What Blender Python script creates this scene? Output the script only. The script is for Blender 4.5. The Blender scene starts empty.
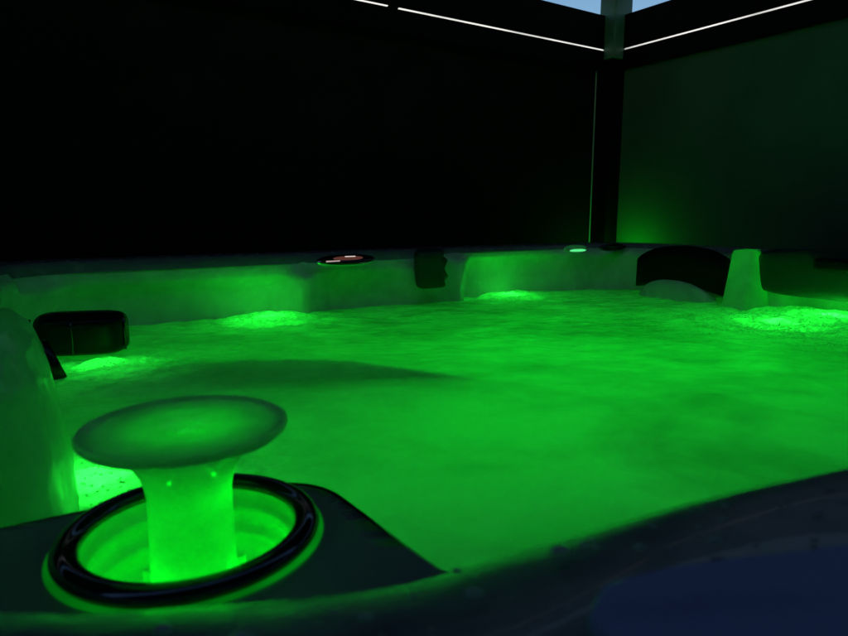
import bpy, bmesh, math, random
from mathutils import Vector, Matrix, noise
R = math.radians
random.seed(7)
sc = bpy.context.scene
col = sc.collection

# ------------------------------------------------------------------ frames
CAM_Z, PITCH, FPX = 1.02, R(9.4), 630.0
TH = R(58.5)                       # tub axes
RIM, WATER, LEDGE = 0.90, 0.715, 0.82
def W(u, v, z=0.0):                # tub coordinates -> world
    return Vector((u*math.sin(TH) - v*math.cos(TH), u*math.cos(TH) + v*math.sin(TH), z))
def clamp(x, a=0., b=1.): return max(a, min(b, x))
def ss(a, b, x):
    t = clamp((x-a)/(b-a)); return t*t*(3-2*t)
def gauss(x, c, s): return math.exp(-((x-c)/s)**2)

# ------------------------------------------------------------------ helpers
def tag(o, label=None, cat=None, group=None, kind=None):
    if label: o['label'] = label
    if cat: o['category'] = cat
    if group: o['group'] = group
    if kind: o['kind'] = kind
    return o
def empty(name, loc, label, cat, group=None):
    o = bpy.data.objects.new(name, None); o.empty_display_size = .05
    col.objects.link(o); o.location = loc
    bpy.context.view_layer.update()
    return tag(o, label, cat, group)
def link(name, bm, mat, parent=None, smooth=True):
    me = bpy.data.meshes.new(name)
    bmesh.ops.recalc_face_normals(bm, faces=bm.faces)
    bm.to_mesh(me); bm.free()
    mats = mat if isinstance(mat, (list, tuple)) else [mat]
    for m in mats: me.materials.append(m)
    for p in me.polygons: p.use_smooth = smooth
    o = bpy.data.objects.new(name, me); col.objects.link(o)
    if parent:                     # meshes are written in world coordinates
        o.parent = parent
        o.matrix_parent_inverse = Matrix.Translation(-Vector(parent.location))
    return o
def bevel(o, w=.004, seg=2, ang=35):
    m = o.modifiers.new('bevel', 'BEVEL'); m.width = w; m.segments = seg
    m.limit_method = 'ANGLE'; m.angle_limit = R(ang)
    return o
def loft(rings, closed_u=True, cap0=False, cap1=False, matfn=None):
    bm = bmesh.new()
    vs = [[bm.verts.new(p) for p in r] for r in rings]
    n = len(rings[0])
    for i in range(len(rings)-1):
        for j in range(n if closed_u else n-1):
            k = (j+1) % n
            f = bm.faces.new((vs[i][j], vs[i][k], vs[i+1][k], vs[i+1][j]))
            if matfn: f.material_index = matfn(i, j)
    if cap0: bm.faces.new(vs[0])
    if cap1: bm.faces.new(vs[-1])
    return bm
def lathe(c, prof, n=64, cap0=False, cap1=False, wob=None):
    rings = []
    for r, z in prof:
        rings.append([Vector((c[0]+r*math.cos(2*math.pi*k/n)*(1 if not wob else 1+wob(k/n, z)),
                              c[1]+r*math.sin(2*math.pi*k/n)*(1 if not wob else 1+wob(k/n, z)), c[2]+z)) for k in range(n)])
    return loft(rings, True, cap0, cap1)
def box_pts(o, ax, ay, az, bm=None):
    bm = bm or bmesh.new()
    v = [bm.verts.new(o+ax*i+ay*j+az*k) for i in (0,1) for j in (0,1) for k in (0,1)]
    for q in ((0,1,3,2),(4,6,7,5),(0,4,5,1),(2,3,7,6),(0,2,6,4),(1,5,7,3)): bm.faces.new([v[i] for i in q])
    return bm

# ------------------------------------------------------------------ materials
def nm(name):
    m = bpy.data.materials.new(name); m.use_nodes = True
    nt = m.node_tree; nt.nodes.clear()
    out = nt.nodes.new('ShaderNodeOutputMaterial')
    return m, nt, out
def noise_tex(nt, scale, detail=4, rough=.55, src='Object', stretch=None):
    tc = nt.nodes.new('ShaderNodeTexCoord')
    n = nt.nodes.new('ShaderNodeTexNoise'); n.inputs['Scale'].default_value = scale
    n.inputs['Detail'].default_value = detail; n.inputs['Roughness'].default_value = rough
    if stretch:
        mp = nt.nodes.new('ShaderNodeMapping'); mp.inputs['Scale'].default_value = stretch
        nt.links.new(tc.outputs[src], mp.inputs[0]); nt.links.new(mp.outputs[0], n.inputs['Vector'])
    else: nt.links.new(tc.outputs[src], n.inputs['Vector'])
    return n
def ramp(nt, fac, stops):
    r = nt.nodes.new('ShaderNodeValToRGB')
    while len(r.color_ramp.elements) < len(stops): r.color_ramp.elements.new(.5)
    for e, (p, c) in zip(r.color_ramp.elements, stops):
        e.position = p; e.color = (*c, 1) if len(c) == 3 else c
    nt.links.new(fac, r.inputs[0]); return r
def bump(nt, h, strength, dist, normal=None):
    b = nt.nodes.new('ShaderNodeBump'); b.inputs['Strength'].default_value = strength
    b.inputs['Distance'].default_value = dist; nt.links.new(h, b.inputs['Height'])
    if normal: nt.links.new(normal, b.inputs['Normal'])
    return b
def pbr(name, c1, c2=None, rough=.4, rough2=None, scale=12, metal=0, bmp=0, bscale=60, coat=0, spec=.5, stretch=None):
    m, nt, out = nm(name)
    p = nt.nodes.new('ShaderNodeBsdfPrincipled')
    n = noise_tex(nt, scale, stretch=stretch)
    c = ramp(nt, n.outputs[0], [(.3, c1), (.7, c2 or c1)])
    nt.links.new(c.outputs[0], p.inputs['Base Color'])
    rr = ramp(nt, n.outputs[0], [(.3, (rough,)*3), (.7, ((rough2 or rough),)*3)])
    nt.links.new(rr.outputs[0], p.inputs['Roughness'])
    p.inputs['Metallic'].default_value = metal; p.inputs['Coat Weight'].default_value = coat
    p.inputs['Specular IOR Level'].default_value = spec
    if bmp:
        n2 = noise_tex(nt, bscale, 3)
        b = bump(nt, n2.outputs[0], bmp, .002); nt.links.new(b.outputs[0], p.inputs['Normal'])
    nt.links.new(p.outputs[0], out.inputs[0])
    return m
def emit(name, c, s):
    m, nt, out = nm(name); e = nt.nodes.new('ShaderNodeEmission')
    e.inputs[0].default_value = (*c, 1); e.inputs[1].default_value = s
    nt.links.new(e.outputs[0], out.inputs[0]); return m
def translucent(name, col_, tr=.55, rough=.25, scale=30):
    m, nt, out = nm(name)
    n = noise_tex(nt, scale, 3)
    c = ramp(nt, n.outputs[0], [(.3, tuple(x*.8 for x in col_)), (.7, col_)])
    p = nt.nodes.new('ShaderNodeBsdfPrincipled'); p.inputs['Roughness'].default_value = rough
    t = nt.nodes.new('ShaderNodeBsdfTranslucent')
    mx = nt.nodes.new('ShaderNodeMixShader'); mx.inputs[0].default_value = tr
    nt.links.new(c.outputs[0], p.inputs['Base Color']); nt.links.new(c.outputs[0], t.inputs[0])
    nt.links.new(p.outputs[0], mx.inputs[1]); nt.links.new(t.outputs[0], mx.inputs[2])
    nt.links.new(mx.outputs[0], out.inputs[0]); return m

SHELL = pbr('pearl_acrylic', (.54,.60,.57), (.70,.74,.72), .10, .30, 22, bmp=.5, bscale=26)
RIMM = pbr('dark_grey_acrylic', (.20,.225,.235), (.26,.285,.295), .16, .30, 30, bmp=.02, bscale=30, coat=.12)
LEDGEM = pbr('dark_ledge_acrylic', (.15,.19,.18), (.20,.24,.23), .26, .40, 5, bmp=.03, bscale=25)
BLACKV = pbr('black_vinyl', (.006,.006,.007), (.010,.010,.011), .16, .26, 20, bmp=.2, bscale=180)
MATTEB = pbr('matt_black_vinyl', (.004,.004,.005), (.007,.007,.008), .5, .6, 20, spec=.12)
TEALV = pbr('dark_teal_vinyl', (.012,.03,.034), (.02,.04,.045), .35, .5, 20, bmp=.2, bscale=150)
NAVY = pbr('navy_vinyl', (.38,.42,.82), (.48,.52,.90), .5, .7, 16, bmp=.5, bscale=420)
BLINDB = pbr('black_screen_fabric', (.012,.013,.012), (.017,.018,.017), .8, .9, 4, spec=.05)
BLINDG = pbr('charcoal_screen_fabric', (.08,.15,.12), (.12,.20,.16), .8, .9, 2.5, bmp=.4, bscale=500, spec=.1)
BEAM = pbr('black_powder_coat', (.006,.006,.007), None, .6, .7, 10, spec=.1)
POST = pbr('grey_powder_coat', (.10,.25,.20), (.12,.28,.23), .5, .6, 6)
BEZEL = pbr('black_chrome', (.05,.055,.07), (.10,.11,.14), .04, .10, 25, metal=.85)
CHROME = pbr('chrome', (.6,.6,.62), None, .08, .14, 10, metal=1)
DECK = pbr('deck_boards', (.06,.05,.045), (.09,.08,.07), .6, .8, 5, stretch=(1,12,1))
CAB = pbr('dark_cabinet', (.03,.03,.032), (.05,.05,.05), .5, .6, 8)
CAPM = translucent('frosted_plastic', (.75,.8,.75), .5, .08, 45)
GREEN = (0.0, 1.0, 0.012)

def water_mat():
    m, nt, out = nm('aerated_water'); L = nt.links.new
    n1 = noise_tex(nt, 2.4, 4, .5, stretch=(1,1.4,1))
    n1.inputs['Distortion'].default_value = .9
    n2 = noise_tex(nt, 11, 5, .6); n2.inputs['Distortion'].default_value = .6
    mx = nt.nodes.new('ShaderNodeMath'); mx.operation = 'MULTIPLY_ADD'; mx.inputs[1].default_value = .35
    L(n2.outputs[0], mx.inputs[0]); L(n1.outputs[0], mx.inputs[2])
    c = ramp(nt, mx.outputs[0], [(.42, (.42,.45,.42)), (.80, (.80,.84,.80))])
    at = nt.nodes.new('ShaderNodeAttribute'); at.attribute_name = 'foam'
    sp = noise_tex(nt, 95, 3, .8, stretch=(1,1.3,1)); sr = ramp(nt, sp.outputs[0], [(.46,(0,0,0)),(.60,(1,1,1))])
    st = noise_tex(nt, 7, 6, .65, stretch=(1.0,2.2,1)); st.inputs['Distortion'].default_value = 1.4
    stt = ramp(nt, st.outputs[0], [(.38,(.55,.58,.55)),(.60,(1,1,1))])
    far = nt.nodes.new('ShaderNodeAttribute'); far.attribute_name = 'churn'
    mst = nt.nodes.new('ShaderNodeMix'); mst.data_type = 'RGBA'; mst.blend_type = 'MULTIPLY'
    L(far.outputs['Fac'], mst.inputs[0]); L(c.outputs[0], mst.inputs[6]); L(stt.outputs[0], mst.inputs[7])
    mf = nt.nodes.new('ShaderNodeMath'); mf.operation = 'MULTIPLY'; L(at.outputs['Fac'], mf.inputs[0]); L(sr.outputs[0], mf.inputs[1])
    mfo = nt.nodes.new('ShaderNodeMix'); mfo.data_type = 'RGBA'
    L(mf.outputs[0], mfo.inputs[0]); L(mst.outputs[2], mfo.inputs[6]); mfo.inputs[7].default_value = (1,1,1,1)
    d = nt.nodes.new('ShaderNodeBsdfDiffuse'); t = nt.nodes.new('ShaderNodeBsdfTranslucent')
    L(mfo.outputs[2], d.inputs[0]); L(mfo.outputs[2], t.inputs[0])
    fine = noise_tex(nt, 60, 4, .7)
    b0 = bump(nt, n2.outputs[0], .2, .010)
    b = bump(nt, fine.outputs[0], .12, .004, b0.outputs[0])
    m1 = nt.nodes.new('ShaderNodeMixShader'); m1.inputs[0].default_value = .6
    L(d.outputs[0], m1.inputs[1]); L(t.outputs[0], m1.inputs[2])
    g = nt.nodes.new('ShaderNodeBsdfGlossy'); g.inputs['Roughness'].default_value = .16
    L(b.outputs[0], g.inputs['Normal']); L(b0.outputs[0], d.inputs['Normal'])
    fr = nt.nodes.new('ShaderNodeFresnel'); fr.inputs[0].default_value = 1.33
    L(b0.outputs[0], fr.inputs['Normal'])
    sc_ = nt.nodes.new('ShaderNodeMath'); sc_.operation = 'MULTIPLY'; sc_.inputs[1].default_value = .55
    L(fr.outputs[0], sc_.inputs[0])
    m2 = nt.nodes.new('ShaderNodeMixShader'); L(sc_.outputs[0], m2.inputs[0])
    L(m1.outputs[0], m2.inputs[1]); L(g.outputs[0], m2.inputs[2])
    L(m2.outputs[0], out.inputs[0]); return m
WATERM = water_mat()

# ------------------------------------------------------------------ tub shell
U0, U1, V0, V1, CR = -.07, 2.07, .213, 1.82, .22
def outline():
    """inner edge of the rim, counter-clockwise, with outward normals"""
    pts = []
    corners = [((U1-CR, V0+CR), -90), ((U1-CR, V1-CR), 0), ((U0+CR, V1-CR), 90), ((U0+.1, V0+.1), 180)]
    rad = [CR, .16, .18, .1]
    corners[1] = ((U1-.16, V1-.16), 0); corners[2] = ((U0+.18, V1-.18), 90)
    for (c, a0), r in zip(corners, rad):
        for k in range(25):
            a = R(a0 + 90*k/24)
            pts.append((c[0]+r*math.cos(a), c[1]+r*math.sin(a), math.cos(a), math.sin(a)))
    full = []
    for i in range(len(pts)):
        p, q = pts[i], pts[(i+1) % len(pts)]
        L_ = math.hypot(q[0]-p[0], q[1]-p[1]); n = max(1, int(L_/.012))
        for k in range(n):
            t = k/n
            full.append(tuple(p[m]*(1-t)+q[m]*t for m in range(4)))
    return full
def warp(u, v):
    w = 1-ss(.45, .8, v)
    return u, v + w*(.9*max(0, .13-u)**1.5*.9 - .11*clamp(u, 0, .5))
OUT = outline()
def recess(u, v, nu, nv):
    """how far the wall is set back (+) or bulges (-) for seats and ridges"""
    r = 0
    if nv > .7:                                    # far wall
        r += .045*(ss(-.0, .12, u)-ss(.60, .68, u)) + .03*(ss(.72,.8,u)-ss(1.0,1.08,u)) + .05*(ss(1.29,1.33,u)-ss(1.62,1.85,u))
        r -= .035*gauss(u, 1.25, .03) + .02*gauss(u, .69, .025)
    if nu > .7:                                    # right wall
        r += .05*(ss(1.28,1.34,v)-ss(1.62,1.7,v)) + .05*(ss(.62,.7,v)-ss(1.12,1.16,v))
        r -= .0
    return r
def lip(u, v, nu, nv):
    """height lost on the rounded lip: broad on the left of the far wall"""
    return .012 + (.028*(1-ss(1.08, 1.22, u)) if nv > .5 else 0.)
def ring_pt(p, off, z, rec=0., shrink=0., lipf=0.):
    u, v, nu, nv = p
    o = off + rec*recess(u, v, nu, nv)
    uu, vv = warp(u, v)
    uu += nu*o; vv += nv*o
    near = ss(.1, .8, -nv)*(1-ss(.10, .34, u))
    if z > .85 and off < .09: z -= near*.36*(.09-off)
    vv += ss(.1,.8,-nv)*(1-ss(.12,.38,u))*.044*(1-clamp(off/.12))
    if shrink:
        uu += (1.0-uu)*shrink; vv += (1.0-vv)*shrink
    return W(uu, vv, z - lipf*lip(u, v, nu, nv))
tub = empty('hot_tub', W(1.0, 1.0, 0), 'large hot tub with pale moulded acrylic walls glowing green inside and a dark rim', 'hot tub')
inner = [(.034,.8945,0,0,.1),(.026,.8915,0,0,.2),(.016,.8865,.1,0,.5),(.006,.879,.3,0,.9),(.0,.870,.6,0,1),(.004,.855,.9,0,1),(.012,.81,1,0,.6),(.02,.76,1,0,.2),
         (.02,.70,1,0,0),(.0,.62,.6,0,0),(-.03,.5,.3,0,0),(-.08,.47,0,0,0),(0,.44,0,.45,0),(0,.3,0,.5,0),(0,.22,0,.6,0),(0,.2,0,.98,0)]
rings = [[ring_pt(p, o, z, rc, sh, lf) for p in OUT] for o, z, rc, sh, lf in inner]
link('basin', loft(rings, cap1=True), SHELL, tub)
rimprof = [(.172,.80,0),(.176,.83,0),(.176,.872,0),(.170,.889,0),(.158,.897,0),(.140,.9002,0),(.10,.9012,0),(.065,.9008,0),(.052,.9002,0),(.042,.8985,.0),(.033,.8955,.1),(.024,.892,.25),(.017,.8880,.45)]
link('rim', loft([[ring_pt(p, o, z, 0, 0, lf) for p in OUT] for o, z, lf in rimprof]), RIMM, tub)
cab = [(.150,.03),(.150,.80),(.165,.801)]
link('cabinet', loft([[ring_pt(p, o, z) for p in OUT] for o, z in cab]), CAB, tub)

# corner deck that carries the filter (dark moulded ledge), outline in tub coordinates
led = [(-.20,.462),(-.06,.470),(.04,.466),(.11,.454),(.150,.438),(.172,.412),(.178,.37),(.181,.32),(.186,.27),(.200,.22),(.22,.14),(-.2,.14)]
def smooth_poly(P_, n=6):
    res = []
    N = len(P_)
    for i in range(N):
        p0, p1, p2, p3 = (Vector(P_[(i+k-1) % N]) for k in range(4))
        for k in range(n):
            t = k/n
            res.append(.5*((2*p1)+(-p0+p2)*t+(2*p0-5*p1+4*p2-p3)*t*t+(-p0+3*p1-3*p2+p3)*t**3))
    return res
bm = bmesh.new()
lp = smooth_poly(led[:-2], 6)[:-6] + [Vector(led[-2]), Vector(led[-1])]
cu, cv, WR = .0685, .390, .0635      # filter well centre and hole radius
# top sheet as a fan between the hole circle and the outline, with a bevelled edge and a skirt
N = 160
def poly_hit(c, a, poly):
    best = None
    d = Vector((math.cos(a), math.sin(a)))
    for i in range(len(poly)):
        p, q = poly[i], poly[(i+1) % len(poly)]
        e = q-p; den = d.x*e.y-d.y*e.x
        if abs(den) < 1e-9: continue
        w = p-Vector(c)
        t = (w.x*e.y-w.y*e.x)/den; s = (w.x*d.y-w.y*d.x)/den
        if t > 0 and -1e-6 <= s <= 1+1e-6: best = t if best is None else max(best, t)
    return best
rows = []
def ledge_ring(f, dz, push=0.):
    r = []
    for k in range(N):
        a = 2*math.pi*k/N; T = poly_hit((cu, cv), a, lp)
        rad = WR + (T-WR)*f + push
        r.append(W(cu+rad*math.cos(a), cv+rad*math.sin(a), LEDGE+dz))
    return r
prof = [(0,-.02,0),(0,-.002,0),(.05,0,0),(.3,0,0),(.6,0,0),(.9,.0,0),(1,0,-.008),(1,-.0015,-.003),(1,-.005,0),(1,-.012,.002),(1,-.06,.006),(1,-.2,.02),(1,-.34,.03)]
o = link('corner_ledge', loft([ledge_ring(*p) for p in prof]), [LEDGEM], tub)

# ------------------------------------------------------------------ filter with mushroom cap
C0 = W(cu, cv, LEDGE)
filt = empty('filter_housing', C0, 'mushroom shaped translucent cap rising from a round black ringed filter well, glowing green', 'filter')
bez = []
for k in range(20):
    a = 2*math.pi*k/20
    bez.append((.0705+.0080*math.cos(a), .005+.0060*math.sin(a)))
bez.append(bez[0])
link('bezel', lathe(C0, bez, 96), BEZEL, filt)
LG = emit('leak_glow', (0,1,.03), .22)  # emission stands in for light leaking out around the bezel
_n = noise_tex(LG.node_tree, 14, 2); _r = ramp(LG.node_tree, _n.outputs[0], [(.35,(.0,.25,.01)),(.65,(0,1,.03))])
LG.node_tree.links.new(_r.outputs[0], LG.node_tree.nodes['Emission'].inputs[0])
GASK = translucent('green_gasket', (.7,.8,.7), .6)
link('leak_ring', lathe(C0, [(.074,.0006),(.0812,.0006),(.0808,.0016),(.0800,.0020),(.074,.0020)], 96), LG, filt)
well = link('well', lathe(C0, [(.0632,.003),(.0628,-.006),(.0605,-.008),(.0603,-.014),(.0622,-.016),(.062,-.024),(.0590,-.026),(.0588,-.032),(.0608,-.034),(.0605,-.046),(.0565,-.048),(.0563,-.052),(.0585,-.054),(.057,-.09),(.05,-.105),(.02,-.11),(.001,-.11)], 72), SHELL, filt)
def stw(t, z): return .012*math.sin(2*math.pi*t*3+1)*max(0, 1-abs(z)/.05)
stem = [(.029,-.075),(.027,-.05),(.0258,-.02),(.0252,.0),(.0249,.02),(.025,.032),(.0262,.038),(.0285,.045),(.0325,.052),(.0385,.058),(.0455,.0625),(.0525,.0655)]
link('stem', lathe(C0, stem, 96), CAPM, filt)
cap = [(.0525,.0656),(.0575,.0676),(.0602,.0700),(.0608,.0718),(.0605,.0742),(.0590,.0748),(.0574,.0742),(.0560,.0727),(.0525,.0723),(.045,.0718),(.035,.0725),(.020,.0712),(.009,.0706),(.0065,.0692),(.0052,.0684),(.0008,.0682)]
link('cap', lathe(C0, cap, 96), CAPM, filt)
# inner ribs of the stem
bm = bmesh.new()
for k in range(10):
    a = 2*math.pi*k/10
    d = Vector((math.cos(a), math.sin(a), 0)); s = Vector((-d.y, d.x, 0))
    box_pts(C0+d*.0265-s*.0018+Vector((0,0,-.085)), d*.006, s*.0036, Vector((0,0,.062)), bm)
link('guide_rib', bm, CAPM, filt, False)

# ------------------------------------------------------------------ water
nu_, nv_ = 560, 440
bm = bmesh.new(); g = []
JETS = [(.561,1.79,.9),(1.50,1.83,.8),(1.78,.975,1.3),(2.02,.955,1.3),(.085,1.37,.9),(.045,.77,.9)]
ARC = [(-.06,1.235),(.08,1.274),(.222,1.285),(.426,1.224),(.6,1.069),(.685,.918)]
def arc_v(u):
    for (a0, b0), (a1, b1) in zip(ARC, ARC[1:]):
        if u <= a1: return b0+(b1-b0)*(u-a0)/(a1-a0)
    return .918
def arc_h(u, v):                   # long swell above the crescent blocker
    fade = ss(-.1, .1, u)*(1-ss(.50, .68, u))
    d = v-arc_v(u)
    return fade*.010*(math.exp(-(d/.07)**2) if d < 0 else math.exp(-(d/.10)**2))
def wh(u, v):
    q = Vector((u, v, 0))
    big = noise.fractal(q*2.3+Vector((3,1,0)), .9, 2.1, 4)*.006
    ny = noise.fractal(Vector((u*5.5+2, v*11, .3)), 1, 2, 4)
    a = .0030*ss(.6, 1.6, v+u*.5)
    h = big + ny*a*.8
    for ju, jv, s in JETS:
        r = math.hypot(u-ju, v-jv)
        h += min(s,.9)*(.017 if ju < 1.6 else .009)*math.exp(-(r/.09)**2)
        h += (s*.007 if ju < 1.6 else .0040)*noise.fractal(Vector((u*24, v*24, s)), .8, 2, 3)*math.exp(-(r/.20)**2)
        h += s*.0035*math.cos(r*70)*math.exp(-(r/.22)**2)
    ch = ss(.9, 1.9, v*.8+u*.6)
    h += ch*.0022*noise.fractal(Vector((u*13+5, v*26, 1.7)), .9, 2, 4)
    return h + arc_h(u, v)
for i in range(nu_+1):
    row = []
    for j in range(nv_+1):
        u = -.17 + 2.34*i/nu_; v = .12 + 1.80*j/nv_
        row.append(bm.verts.new(W(u, v, WATER+wh(u, v))))
    g.append(row)
for i in range(nu_):
    for j in range(nv_):
        bm.faces.new((g[i][j], g[i+1][j], g[i+1][j+1], g[i][j+1]))
FO, CH = [], []
for i in range(nu_+1):
    for j in range(nv_+1):
        u = -.17 + 2.34*i/nu_; v = .12 + 1.80*j/nv_
        f_ = sum(s_*math.exp(-(math.hypot(u-ju, v-jv)/(.17 if ju < 1.6 else .30))**2) for ju, jv, s_ in JETS)
        FO.append(clamp(f_*1.1)); CH.append(clamp(ss(.9, 1.9, v*.8+u*.6)))
water = link('water', bm, WATERM)
for nm_, dat in (('foam', FO), ('churn', CH)):
    at_ = water.data.attributes.new(nm_, 'FLOAT', 'POINT'); at_.data.foreach_set('value', dat)
tag(water, kind='structure')

# crescent blocker added below the surface as a seat back: shades the water from beneath
cr = [(.03,1.262),(.10,1.285),(.222,1.292),(.33,1.265),(.426,1.224),(.52,1.155),(.6,1.069),(.65,.99),(.684,.918),(.645,.925),(.607,.945),(.54,.972),(.465,.99),(.325,1.03),(.197,1.06),(.09,1.12)]
cp_ = smooth_poly(cr, 4); c_ = Vector((.37,1.12)); rr_ = []
for s_, z in ((1.05,.42),(1.02,.60),(1.0,WATER-.018),(.99,WATER-.012),(.96,WATER-.010),(.6,WATER-.012)):
    rr_.append([W(c_.x+(q.x-c_.x)*s_, c_.y+(q.y-c_.y)*s_, z - (.22*max(0, arc_v(q.x)-q.y) if z > .65 else 0)) for q in cp_])
link('seat_back_blocker', loft(rr_, cap1=True), CAPM, tub)

# foam bubbles around the jets, white enough to stand in for sparkle
bm = bmesh.new()
def dome(bm, c, r, n=7):
    rr = []
    for k in range(3):
        a = k*math.pi/6
        rr.append([bm.verts.new(c+Vector((r*math.cos(a)*math.cos(2*math.pi*j/n), r*math.cos(a)*math.sin(2*math.pi*j/n), r*math.sin(a)*.9))) for j in range(n)])
    top = bm.verts.new(c+Vector((0,0,r*.9)))
    for a in range(2):
        for j in range(n): bm.faces.new((rr[a][j], rr[a][(j+1)%n], rr[a+1][(j+1)%n], rr[a+1][j]))
    for j in range(n): bm.faces.new((rr[2][j], rr[2][(j+1)%n], top))
for (ju, jv, s), cnt, sp in zip(JETS, (120, 50, 520, 200, 90, 160), (.07, .04, .13, .08, .05, .05)):
    for k in range(cnt):
        u = random.gauss(ju, sp); v = random.gauss(jv-.02, sp)
        r = random.uniform(.0009, .0026)*(1.4 if ju > 1.6 else 1)
        dome(bm, W(u, v, WATER+wh(u, v)-.0004), r, 6)
BUB = pbr('bubble_film', (.7,.75,.7), None, .08, .12, 10, coat=1)
FOAMM = translucent('foam_film', (1,1,1), .8, .08, 10)
tag(link('foam', bm, FOAMM), 'tiny foam bubbles floating round the bright jets', 'foam', kind='stuff')

# ------------------------------------------------------------------ green lamps (lens + light source)
def lamp(u, v, z, watt, rad, name='glow_lamp', parent=None, c=GREEN):
    l = bpy.data.lights.new(name, 'POINT'); l.energy = watt; l.color = c; l.shadow_soft_size = rad
    o = bpy.data.objects.new(name, l); col.objects.link(o); o.location = W(u, v, z)
    if parent:
        o.parent = parent; o.matrix_parent_inverse = Matrix.Translation(-Vector(parent.location))
    return o
LENS = emit('lit_lens', (.0, 1, .08), 3.0)
where = ['under the far wall left of the control panel', 'under the far wall near the corner', 'on the right side with sparkling foam',
         'at the right edge of the picture', 'below the black pillow on the left', 'behind the mushroom shaped cap']
K = 1.02
pw = [.38, .30, .46, .50, .20, .40]
dep = [.06, .045, .05, .05, .04, .04]
offs = [(0,-.01),(0,-.01),(-.0,0),(0,0),(.01,0),(.0,0)]
for (ju, jv, s), w_, d_, wr, (du, dv) in zip(JETS, pw, dep, where, offs):
    fx = empty('jet_light', W(ju, jv, WATER-.09), 'bright green underwater jet light '+wr, 'pool light', 'green jet lights round the pool')
    c = W(ju, jv, WATER-.12)
    link('lens', lathe(c, [(.0225,.0),(.021,.006),(.012,.010),(.0005,.011)], 28), LENS, fx)
    link('collar', lathe(c, [(.036,-.004),(.035,.002),(.028,.004),(.0225,.0)], 28), CHROME, fx)
    lamp(ju+du, jv+dv, WATER-d_+.012, w_*K*2.0, .010, parent=fx, c=(.015,1,.04))
    lamp(ju+du*3, jv+dv*3, WATER-.14, w_*K*1.4, .03, parent=fx)
# unseen fill lights added on the pool floor for an even green glow
for (u, v, w_) in ((.55,.62,2.6),(1.3,.75,2.3),(.5,1.25,1.7),(1.25,1.35,1.9),(.95,1.0,1.2),(.32,.3,.5)):
    fx = empty('floor_fill', W(u, v, .23), 'added green fill light on the pool floor, unseen beneath the milky water', 'pool light', 'added fill lights under the water')
    link('lens', lathe(W(u, v, .23), [(.05,.0),(.045,.012),(.02,.02),(.0005,.021)], 28), LENS, fx)
    lamp(u, v, .34, w_*K, .10, parent=fx)
# light inside the filter
l = lamp(cu, cv, LEDGE-.06, .15, .012, 'filter_lamp', filt)
l = lamp(cu+.009, cv-.004, LEDGE+.034, .030, .010, 'filter_lamp', filt)
l = lamp(cu+.045, cv-.015, LEDGE-.035, .035, .006, 'filter_lamp', filt)
l = lamp(cu-.045, cv-.015, LEDGE-.035, .035, .006, 'filter_lamp', filt)

# ------------------------------------------------------------------ pillows
def oval(c, ax, ay, az, w, h, t, n=48, dome_=.35):
    rings = []
    for s_, d in ((1,0),(1,.6),(.97,.85),(.9,1),(.6,1+dome_*.6),(.2,1+dome_),(.01,1+dome_)):
        rings.append([c+ax*(w/2*s_*math.copysign(abs(math.cos(2*math.pi*k/n))**.8, math.cos(2*math.pi*k/n)))
                      + ay*(h/2*s_*math.sin(2*math.pi*k/n)) + az*(t*d) for k in range(n)])
    return loft(rings)

def pillow(c, ax, ay, az, w, h, t, name, label, mat, cat, shape=None, piping=True, group=None):
    """c centre on wall, ax along wall, ay up, az out of wall"""
    root = empty(name, c, label, cat, group)
    n, m = 48, 14
    rings = []
    for j in range(m+1):
        ph = math.pi/2*j/m
        rr = []
        sx = math.cos(ph)**.35 if j < m else 0.0
        dz = math.sin(ph)**.8*t
        for k in range(n):
            a = 2*math.pi*k/n
            ca, sa = math.cos(a), math.sin(a)
            e = .38
            x = math.copysign(abs(ca)**e, ca)*w/2; y = math.copysign(abs(sa)**e, sa)*h/2
            if shape: x, y = shape(x, y)
            rr.append(c + ax*x*sx + ay*y*sx + az*dz)
        rings.append(rr)
    o = link('cushion', loft(rings, cap0=True), mat, root)
    return root
UP = Vector((0,0,1))
AX, BX = W(1,0), W(0,1)
# black pillow on left wall
p = pillow(W(.075,1.565,.762), Vector((.97,.22,0)).normalized(), UP, Vector((.22,-.97,0)).normalized(), .185, .095, .07, 'headrest_pillow', 'glossy black headrest pillow on the left wall above the water', pbr('gloss_black_vinyl', (.003,.003,.004), (.006,.006,.007), .3, .4, 20, spec=.22), 'pillow')
for x_, y_ in ((-.094,0),(-.004,.0),(.091,0)):
    c_p = W(.075,1.565,.762)+Vector((.97,.22,0)).normalized()*x_+Vector((.22,-.97,0)).normalized()*(.071 if abs(x_) < .05 else .035)
    link('piping', loft([[c_p+UP*zz+Vector((.0022*math.cos(a_*math.pi/4), .0022*math.sin(a_*math.pi/4), 0)) for a_ in range(8)] for zz in (-.036,-.01,.01,.036)], cap0=True, cap1=True), BEZEL, p)
link('strap', box_pts(W(.010,1.288,.695), AX*.030, BX*.012, UP*.100+AX*-.037+BX*.012), BLACKV, p)
# black dome pillow on right wall
def domes(x, y):
    if y > 0: y = .092*math.sqrt(max(0, 1-(x/.208)**2))
    else: y = -.078 + .022*(1-(abs(x)/.2)**2)
    return x, y
p = pillow(W(2.03,1.475,.815), BX, UP, -AX, .39, .16, .07, 'headrest_pillow', 'large black half round headrest pillow near the far corner', MATTEB, 'pillow', domes)
p = pillow(W(2.075,.96,.834), BX, UP, -AX, .53, .155, .035, 'seat_cushion', 'dark teal padded seat back below the rim at the right edge of the picture', TEALV, 'cushion')
p = pillow(W(2.045,.86,.868), BX, UP, -AX, .34, .04, .035, 'headrest_pillow', 'long low black pillow under the rim at the right edge of the picture', MATTEB, 'pillow')
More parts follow.
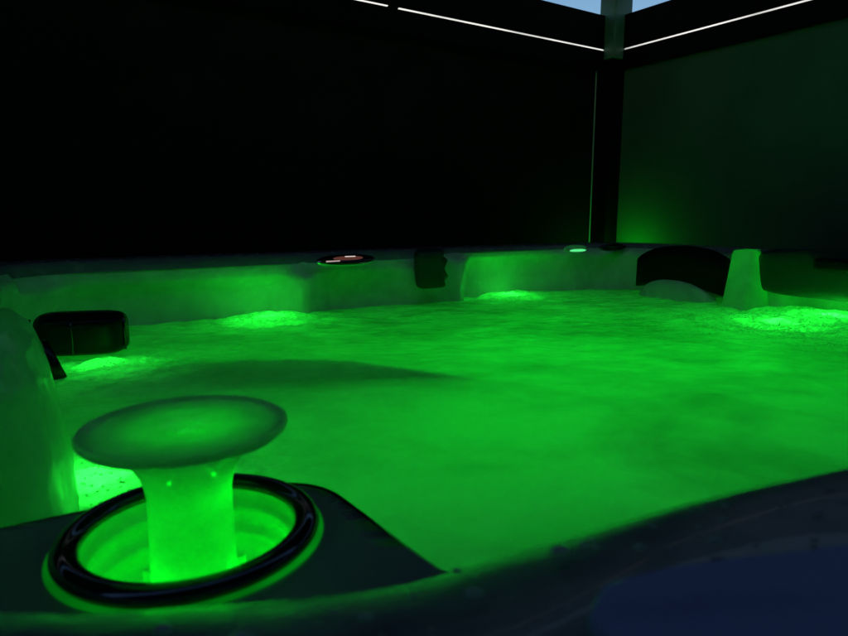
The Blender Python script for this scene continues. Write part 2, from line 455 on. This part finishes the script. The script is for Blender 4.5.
# small dark ribbed neck pillow on far wall
def ribs(x, y): return (x*(1-.17*math.cos(y*130)) if x > 0 else x) + (y-.06)*-.06, y
p = pillow(W(1.12,1.80,.838), AX, UP, -BX, .115, .135, .04, 'neck_pillow', 'small ribbed dark teal neck pillow hanging on the far wall', TEALV, 'pillow', ribs)

# ------------------------------------------------------------------ moulded armrest on the left (near)
def blob_rings():
    rings = []
    prof = [(1.18,.60),(1.12,.70),(1.03,.76),(.95,.82),(.86,.87),(.76,.898),(.62,.912),(.4,.919),(.05,.922)]
    fine_ = []
    for (s0, z0), (s1, z1) in zip(prof, prof[1:]):
        for k in range(6): fine_.append((s0+(s1-s0)*k/6, z0+(z1-z0)*k/6))
    fine_.append(prof[-1])
    for s_, z in fine_:
        rr = []
        for k in range(120):
            a = 2*math.pi*k/120
            ca, sa = math.cos(a), math.sin(a)
            x = math.copysign(abs(ca)**.7, ca)*.085*s_; y = math.copysign(abs(sa)**.6, sa)*.19*s_
            nz = 1+.06*noise.fractal(Vector((x*14, y*14, z*9)), 1, 2, 3)+.012*noise.noise(Vector((x*120, y*120, z*60)))
            rr.append(W(-.075+x*nz, .77+y*nz, z))
        rings.append(rr)
    return rings
link('armrest', loft(blob_rings(), cap1=True), translucent('frosted_acrylic', (.62,.72,.68), .35, .15, 30), tub)
lamp(-.03, .70, .745, .045, .02, 'armrest_fill', tub)  # lights added inside the armrest to give it a green glow
lamp(-.03, .86, .74, .02, .02, 'armrest_fill', tub)
dv = []
for z, u_, va, vb in ((.60,1.84,1.145,1.245),(.69,1.885,1.155,1.247),(.80,1.95,1.185,1.272),(.885,2.00,1.212,1.292),(.898,2.012,1.218,1.294),(.9,2.06,1.22,1.292)):
    dv.append([W(u_,va,z), W(u_+.0,(va+vb)/2-.02,z), W(u_+.012,vb-.01,z), W(u_+.04,vb,z), W(2.14,vb,z), W(2.14,va+.03,z), W(u_+.02,va-.002,z)])
bevel(link('seat_divider', loft(dv, cap1=True), translucent('fill_lit_acrylic', (.75,.8,.77), .5, .15, 18), tub), .006)
for z_, w_ in ((.86,.03),(.77,.05)): lamp(2.055, 1.245, z_, w_, .012, 'divider_fill', tub)  # added lights inside brighten the divider
link('neck_shell', oval(W(2.00,1.47,.700), BX, UP, -AX, .31, .17, .045), SHELL, tub)
# pale column between the seats on the right wall is part of the basin; shelf behind pillow
# ------------------------------------------------------------------ control panel, knobs
def frame(tilt):     # surface on the far wall lip, leaning back by tilt from vertical
    n = (-BX*math.cos(tilt)+UP*math.sin(tilt)).normalized()
    y = (BX*math.sin(tilt)+UP*math.cos(tilt)).normalized()
    return AX, y, n
ax, ay, az = frame(R(38))
cp = W(.82, 1.80, .874)
pan = empty('control_panel', cp, 'oval control panel with chrome edge and dim reddish display on the far rim', 'control panel')
link('bezel', oval(cp, ax, ay, az, .20, .042, .010), CHROME, pan)
link('face', oval(cp+az*.0085, ax, ay, az, .182, .034, .006), BLACKV, pan)
link('display', oval(cp+az*.0165, ax, ay, az, .10, .014, .002), emit('dim_copper_display', (.75,.25,.20), .13), pan)
link('streak_bar', box_pts(cp+az*.0145+ax*-.075-ay*.010, ax*.045, ay*.0022, az*.004), emit('white_reflection', (.95,.7,.68), .5), pan, False)  # glowing bar drawn for a white reflection on the panel edge
link('streak_bar', box_pts(cp+az*.0185+ax*-.01+ay*.003, ax*.035, ay*.003, az*.001), emit('white_icons', (1,.85,.8), .8), pan, False)
ck = W(1.79, 1.795, .882)
kn = empty('diverter_knob', ck, 'pale green lit oval knob on the rim near the far corner', 'knob')
link('base', oval(ck, ax, ay, az, .12, .034, .010), CAPM, kn)
link('lit_edge', oval(ck-ay*.012+az*.010, ax, ay, az, .085, .010, .004), emit('lit_edge', (.12,1,.3), .9), kn)
ck = W(1.965, 1.765, .885)
kn = empty('diverter_knob', ck, 'black oval knob beside the lit knob on the far rim', 'knob')
link('base', oval(ck, ax, ay, az, .15, .030, .010), BEZEL, kn)
link('grip', oval(ck+az*.010, ax, ay, az, .09, .018, .010), BLACKV, kn)

# ------------------------------------------------------------------ navy cover flap on the near rim
def flap():
    P_ = [(.135,.122),(.150,.124),(.20,.108),(.26,.090),(.36,.070),(.60,.045),(.60,-.05),(.30,-.06),(.18,-.02),(.13,.05),(.122,.105)]
    pl = smooth_poly(P_, 5)
    c = Vector((.33,.03)); rings = []
    for s_, dz in ((.995,-.004),(1,-.001),(.99,.0022),(.96,.0035),(.85,.0038),(.7,.0036),(.5,.0036),(.3,.0036),(.1,.0036)):
        rr = []
        for q in pl:
            p = c+(q-c)*s_
            fold = -.0040*gauss(p.y-(.112-.55*(p.x-.13)), 0, .007) if s_ < .99 else 0
            n = .0012*noise.noise(Vector((p.x*30, p.y*30, 1)))
            rr.append(W(p.x, p.y, .9035+dz+fold+n))
        rings.append(rr)
    return loft(rings, cap0=True, cap1=True)
tag(link('cover_flap', flap(), NAVY), 'smooth navy vinyl flap with a rounded corner lying on the near rim', 'cover')

# ------------------------------------------------------------------ droplets on the near rim
DROP = translucent('water_drop', (.75,.82,.85), .4, .04, 10)
dr = [(.155,.157,.0042),(.118,.170,.0022),(.20,.152,.0018),(.24,.147,.0016),(.172,.158,.0016),(.178,.140,.0028),(.165,.155,.0022),(.205,.128,.0030),(.262,.121,.0022),(.285,.113,.0032),(.300,.120,.0018),(.268,.110,.0020),
      (.255,.132,.0016),(.110,.149,.0035),(.075,.156,.0028),(.040,.165,.0045),(.022,.182,.0030),(.29,.130,.0016),(.02,.173,.003),(.31,.108,.0022),(.225,.138,.0018)]
names = ['round']
rd = random.Random(4)
for k in range(26):
    u_ = rd.uniform(.02, .33); dr.append((u_, .150-.11*(u_-.1)-rd.uniform(-.012, .03), rd.uniform(.0007, .0019)))
def rim_z(u, v):
    e = V0 + .81*max(0, .13-u)**1.5 - .11*clamp(u, 0, .5)
    pr = sorted((a_, z_) for a_, z_, _ in rimprof); o_ = e-v
    for (a0, z0), (a1, z1) in zip(pr, pr[1:]):
        if a0 <= o_ <= a1: return z0+(z1-z0)*(o_-a0)/(a1-a0)
    return .888 if o_ < .1 else .9
for i, (u, v, r) in enumerate(dr):
    bm = bmesh.new(); dome(bm, Vector((0,0,0)), 1, 16)
    for q in bm.verts: q.co = W(u, v, rim_z(u, v)-.0002)+Vector((q.co.x*r*.9, q.co.y*r*.7, q.co.z*r*.5))
    tag(link('water_droplet', bm, DROP), 'small water droplet lying on the dark near rim', 'droplet', 'water droplets on the near rim')

# ------------------------------------------------------------------ enclosure
T2 = R(56.9)
A2 = Vector((math.sin(T2), math.cos(T2), 0)); B2 = Vector((-math.cos(T2), math.sin(T2), 0))
def ray(px, py):
    x = (px-424)/FPX; y = -(py-318)/FPX
    return Vector((x, math.cos(PITCH)+y*math.sin(PITCH), -math.sin(PITCH)+y*math.cos(PITCH)))
KD = 3.6
rk = ray(613, 52); KZ = CAM_Z+rk.z*KD/rk.y
rk2 = ray(613, 18); OZ = CAM_Z+rk2.z*KD/rk2.y
rk3 = ray(612, 62); PZ = CAM_Z+rk3.z*KD/rk3.y
KX = Vector((rk.x/rk.y*KD, KD, 0))
def wallbox(name, mat, along, away, s0, s1, z0, z1, t, gap=0., parent=None, sm=False):
    o = KX - along*s1 + away*gap + Vector((0,0,z0))
    return link(name, box_pts(o, along*(s1-s0), away*t, Vector((0,0,z1-z0))), mat, parent, sm)
DIR_L, DIR_R = A2, B2              # left wall runs back along -A2, right wall back along -B2
LW = empty('left_blind_wall', KX-A2*2+B2*.0, 'tall black screen wall filling the left of the enclosure', 'wall')
wallbox('screen', BLINDB, A2, B2, .05, 5.2, 0, KZ-.03, .03, .06, LW)
wallbox('bottom_bar', BEAM, A2, B2, .085, 5.2, .0, .06, .02, .03, LW)
wallbox('cassette', BEAM, A2, B2, .05, 5.2, KZ-.10, KZ-.0045, .05, .0, LW)
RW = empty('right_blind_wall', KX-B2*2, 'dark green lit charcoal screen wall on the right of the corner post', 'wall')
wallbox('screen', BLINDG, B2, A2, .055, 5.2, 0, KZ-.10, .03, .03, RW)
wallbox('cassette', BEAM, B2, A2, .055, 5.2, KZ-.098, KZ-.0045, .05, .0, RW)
LB = empty('roof_beam', KX-A2*2+Vector((0,0,KZ)), 'black roof beam over the left screen below the pale sky', 'beam')
wallbox('beam', BEAM, A2, B2, .05, 5.2, KZ+.0045, OZ, .07, .0, LB)
RB = empty('roof_beam', KX-B2*2+Vector((0,0,KZ)), 'black roof beam over the right screen below the pale sky', 'beam')
wallbox('beam', BEAM, B2, A2, .055, 5.2, KZ+.0045, OZ, .07, .0, RB)
STRIP = emit('white_slit', (1,.98,.93), 1.0)  # glow added as emission to draw the bright slits above the blinds
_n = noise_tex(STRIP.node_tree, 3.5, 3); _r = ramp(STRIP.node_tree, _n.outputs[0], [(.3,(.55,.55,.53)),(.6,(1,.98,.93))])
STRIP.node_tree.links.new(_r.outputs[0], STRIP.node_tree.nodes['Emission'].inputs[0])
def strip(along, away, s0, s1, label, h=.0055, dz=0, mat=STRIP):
    o = wallbox('slit_glow', mat, along, away, s0, s1, KZ-h+dz, KZ+h+dz, .01, .004)
    tag(o, label, 'light strip', 'thin white slit glows under the beams')
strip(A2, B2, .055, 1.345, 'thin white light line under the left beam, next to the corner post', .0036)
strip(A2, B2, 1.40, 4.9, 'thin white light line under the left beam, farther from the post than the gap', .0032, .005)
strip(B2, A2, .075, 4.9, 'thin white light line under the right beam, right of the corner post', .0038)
# corner post
def post_ring(z, k=1.):
    return [KX+A2*x*k+B2*y*k+Vector((0,0,z)) for x, y in ((-.072,-.07),(.06,-.07),(.06,.04),(-.072,.04))]
po = empty('corner_post', KX, 'upright grey post at the corner with black lower casing', 'post')
bevel(link('post', loft([post_ring(PZ+.001), post_ring(2.7)], cap0=True, cap1=True), POST, po, False), .008)
r0 = [KX+A2*x+B2*y for x, y in ((-.065,-.06),(.05,-.06),(.05,.05),(-.065,.05))]
bevel(link('casing', loft([r0, [p+Vector((0,0,PZ)) for p in r0]], cap0=True, cap1=True), BEAM, po, False), .004)
edge = link('slit_edge', box_pts(KX-A2*.072+B2*.046, A2*.005, B2*.005, Vector((0,0,PZ))), pbr('pale_slit', (.75,.78,.76), None, .3, .4, 8), po, False)  # pale strip stands in for the thin slit of light beside the post
# unseen roof: closed louvres added to shut out sky light, with a gap; fascias leave a narrow band of sky above the beams
rk4 = ray(613, -3); FZ = CAM_Z+rk4.z*KD/rk4.y
RZ = 2.62
wallbox('fascia', BEAM, A2, B2, .05, 5.2, FZ, RZ, .05, .0, LB)
wallbox('fascia', BEAM, B2, A2, .055, 5.2, FZ, RZ, .05, .0, RB)
roof = empty('unseen_louvre_roof', KX+Vector((0,0,RZ)), 'unseen black louvred roof shutting out sky light above the tub', 'roof')
for k in range(23):
    if k in (10, 11, 12): continue          # louvres left out to let sky light onto the near rim
    o_ = KX - B2*(.0+.2*k) + Vector((0,0,RZ+.005)) - A2*5.2 + B2*0
    link('louvre', box_pts(o_, A2*5.35, B2*.205, Vector((0,0,.03+.002*(k%2)))), BEAM, roof, False)
SW = empty('unseen_side_wall', KX-A2*5.2, 'unseen black screen wall added to shut out sky light at the side', 'wall')  # unseen side and rear walls added to keep sky light off the tub
link('screen', box_pts(KX-A2*5.25+B2*.1, A2*.03, -B2*5.3, UP*RZ), BLINDB, SW, False)
RWL = empty('unseen_rear_wall', KX-B2*4.4, 'unseen black screen wall added to shut out sky light at the rear', 'wall')
link('screen', box_pts(KX-B2*4.4-A2*5.2, A2*5.3, -B2*.03, UP*RZ), BLINDB, RWL, False)
# ground
bm = bmesh.new()
vs = [bm.verts.new(Vector((x, y, 0))) for x, y in ((-300,-300),(300,-300),(300,300),(-300,300))]; bm.faces.new(vs)
tag(link('ground', bm, DECK, None, False), kind='structure')

# unseen green light placed behind the tub corner: lights the foot of the right screen
cc = W(2.42, 1.72, .80)
cl = empty('corner_glow', cc, 'unseen small green light glowing behind the far tub corner beside the post', 'light')
link('lens', lathe(cc, [(.02,-.02),(.02,.0),(.012,.008),(.0005,.01)], 24), LENS, cl)
l = bpy.data.lights.new('glow_lamp', 'POINT'); l.energy = 1.1; l.color = GREEN; l.shadow_soft_size = .02
lo = bpy.data.objects.new('glow_lamp', l); col.objects.link(lo)
lo.location = KX - B2*.20 - A2*.13 + Vector((0,0,.80))

# ------------------------------------------------------------------ sky and sun
w = bpy.data.worlds.new('World'); sc.world = w; w.use_nodes = True
nt = w.node_tree; bg = nt.nodes['Background']
sk = nt.nodes.new('ShaderNodeTexSky'); sk.sky_type = 'NISHITA'; sk.sun_disc = False
sk.sun_elevation = R(9.0); sk.sun_rotation = R(200); sk.ozone_density = 2.6; sk.air_density = 1.0; sk.dust_density = .8
nt.links.new(sk.outputs[0], bg.inputs[0]); bg.inputs[1].default_value = .15
sl = bpy.data.lights.new('sun', 'SUN'); sl.energy = .05; sl.angle = R(.5); sl.color = (1,.85,.7)
so = bpy.data.objects.new('sun', sl); col.objects.link(so)
so.rotation_euler = (R(81), 0, R(180-200))

# ------------------------------------------------------------------ camera
cd = bpy.data.cameras.new('camera'); cam = bpy.data.objects.new('camera', cd); col.objects.link(cam)
cd.sensor_width = 36; cd.lens = FPX/848*36; cd.clip_start = .01; cd.clip_end = 2000
cd.dof.use_dof = True; cd.dof.focus_distance = 1.7; cd.dof.aperture_fstop = 11
cam.location = (0,0,CAM_Z); cam.rotation_euler = (R(90)-PITCH, 0, 0)
sc.camera = cam
vs_ = sc.view_settings; vs_.view_transform = 'Standard'; vs_.look = 'None'; vs_.gamma = 1; vs_.use_curve_mapping = False
vs_.exposure = 0.0
sc.render.engine = 'CYCLES'
sc.cycles.sample_clamp_indirect = 4
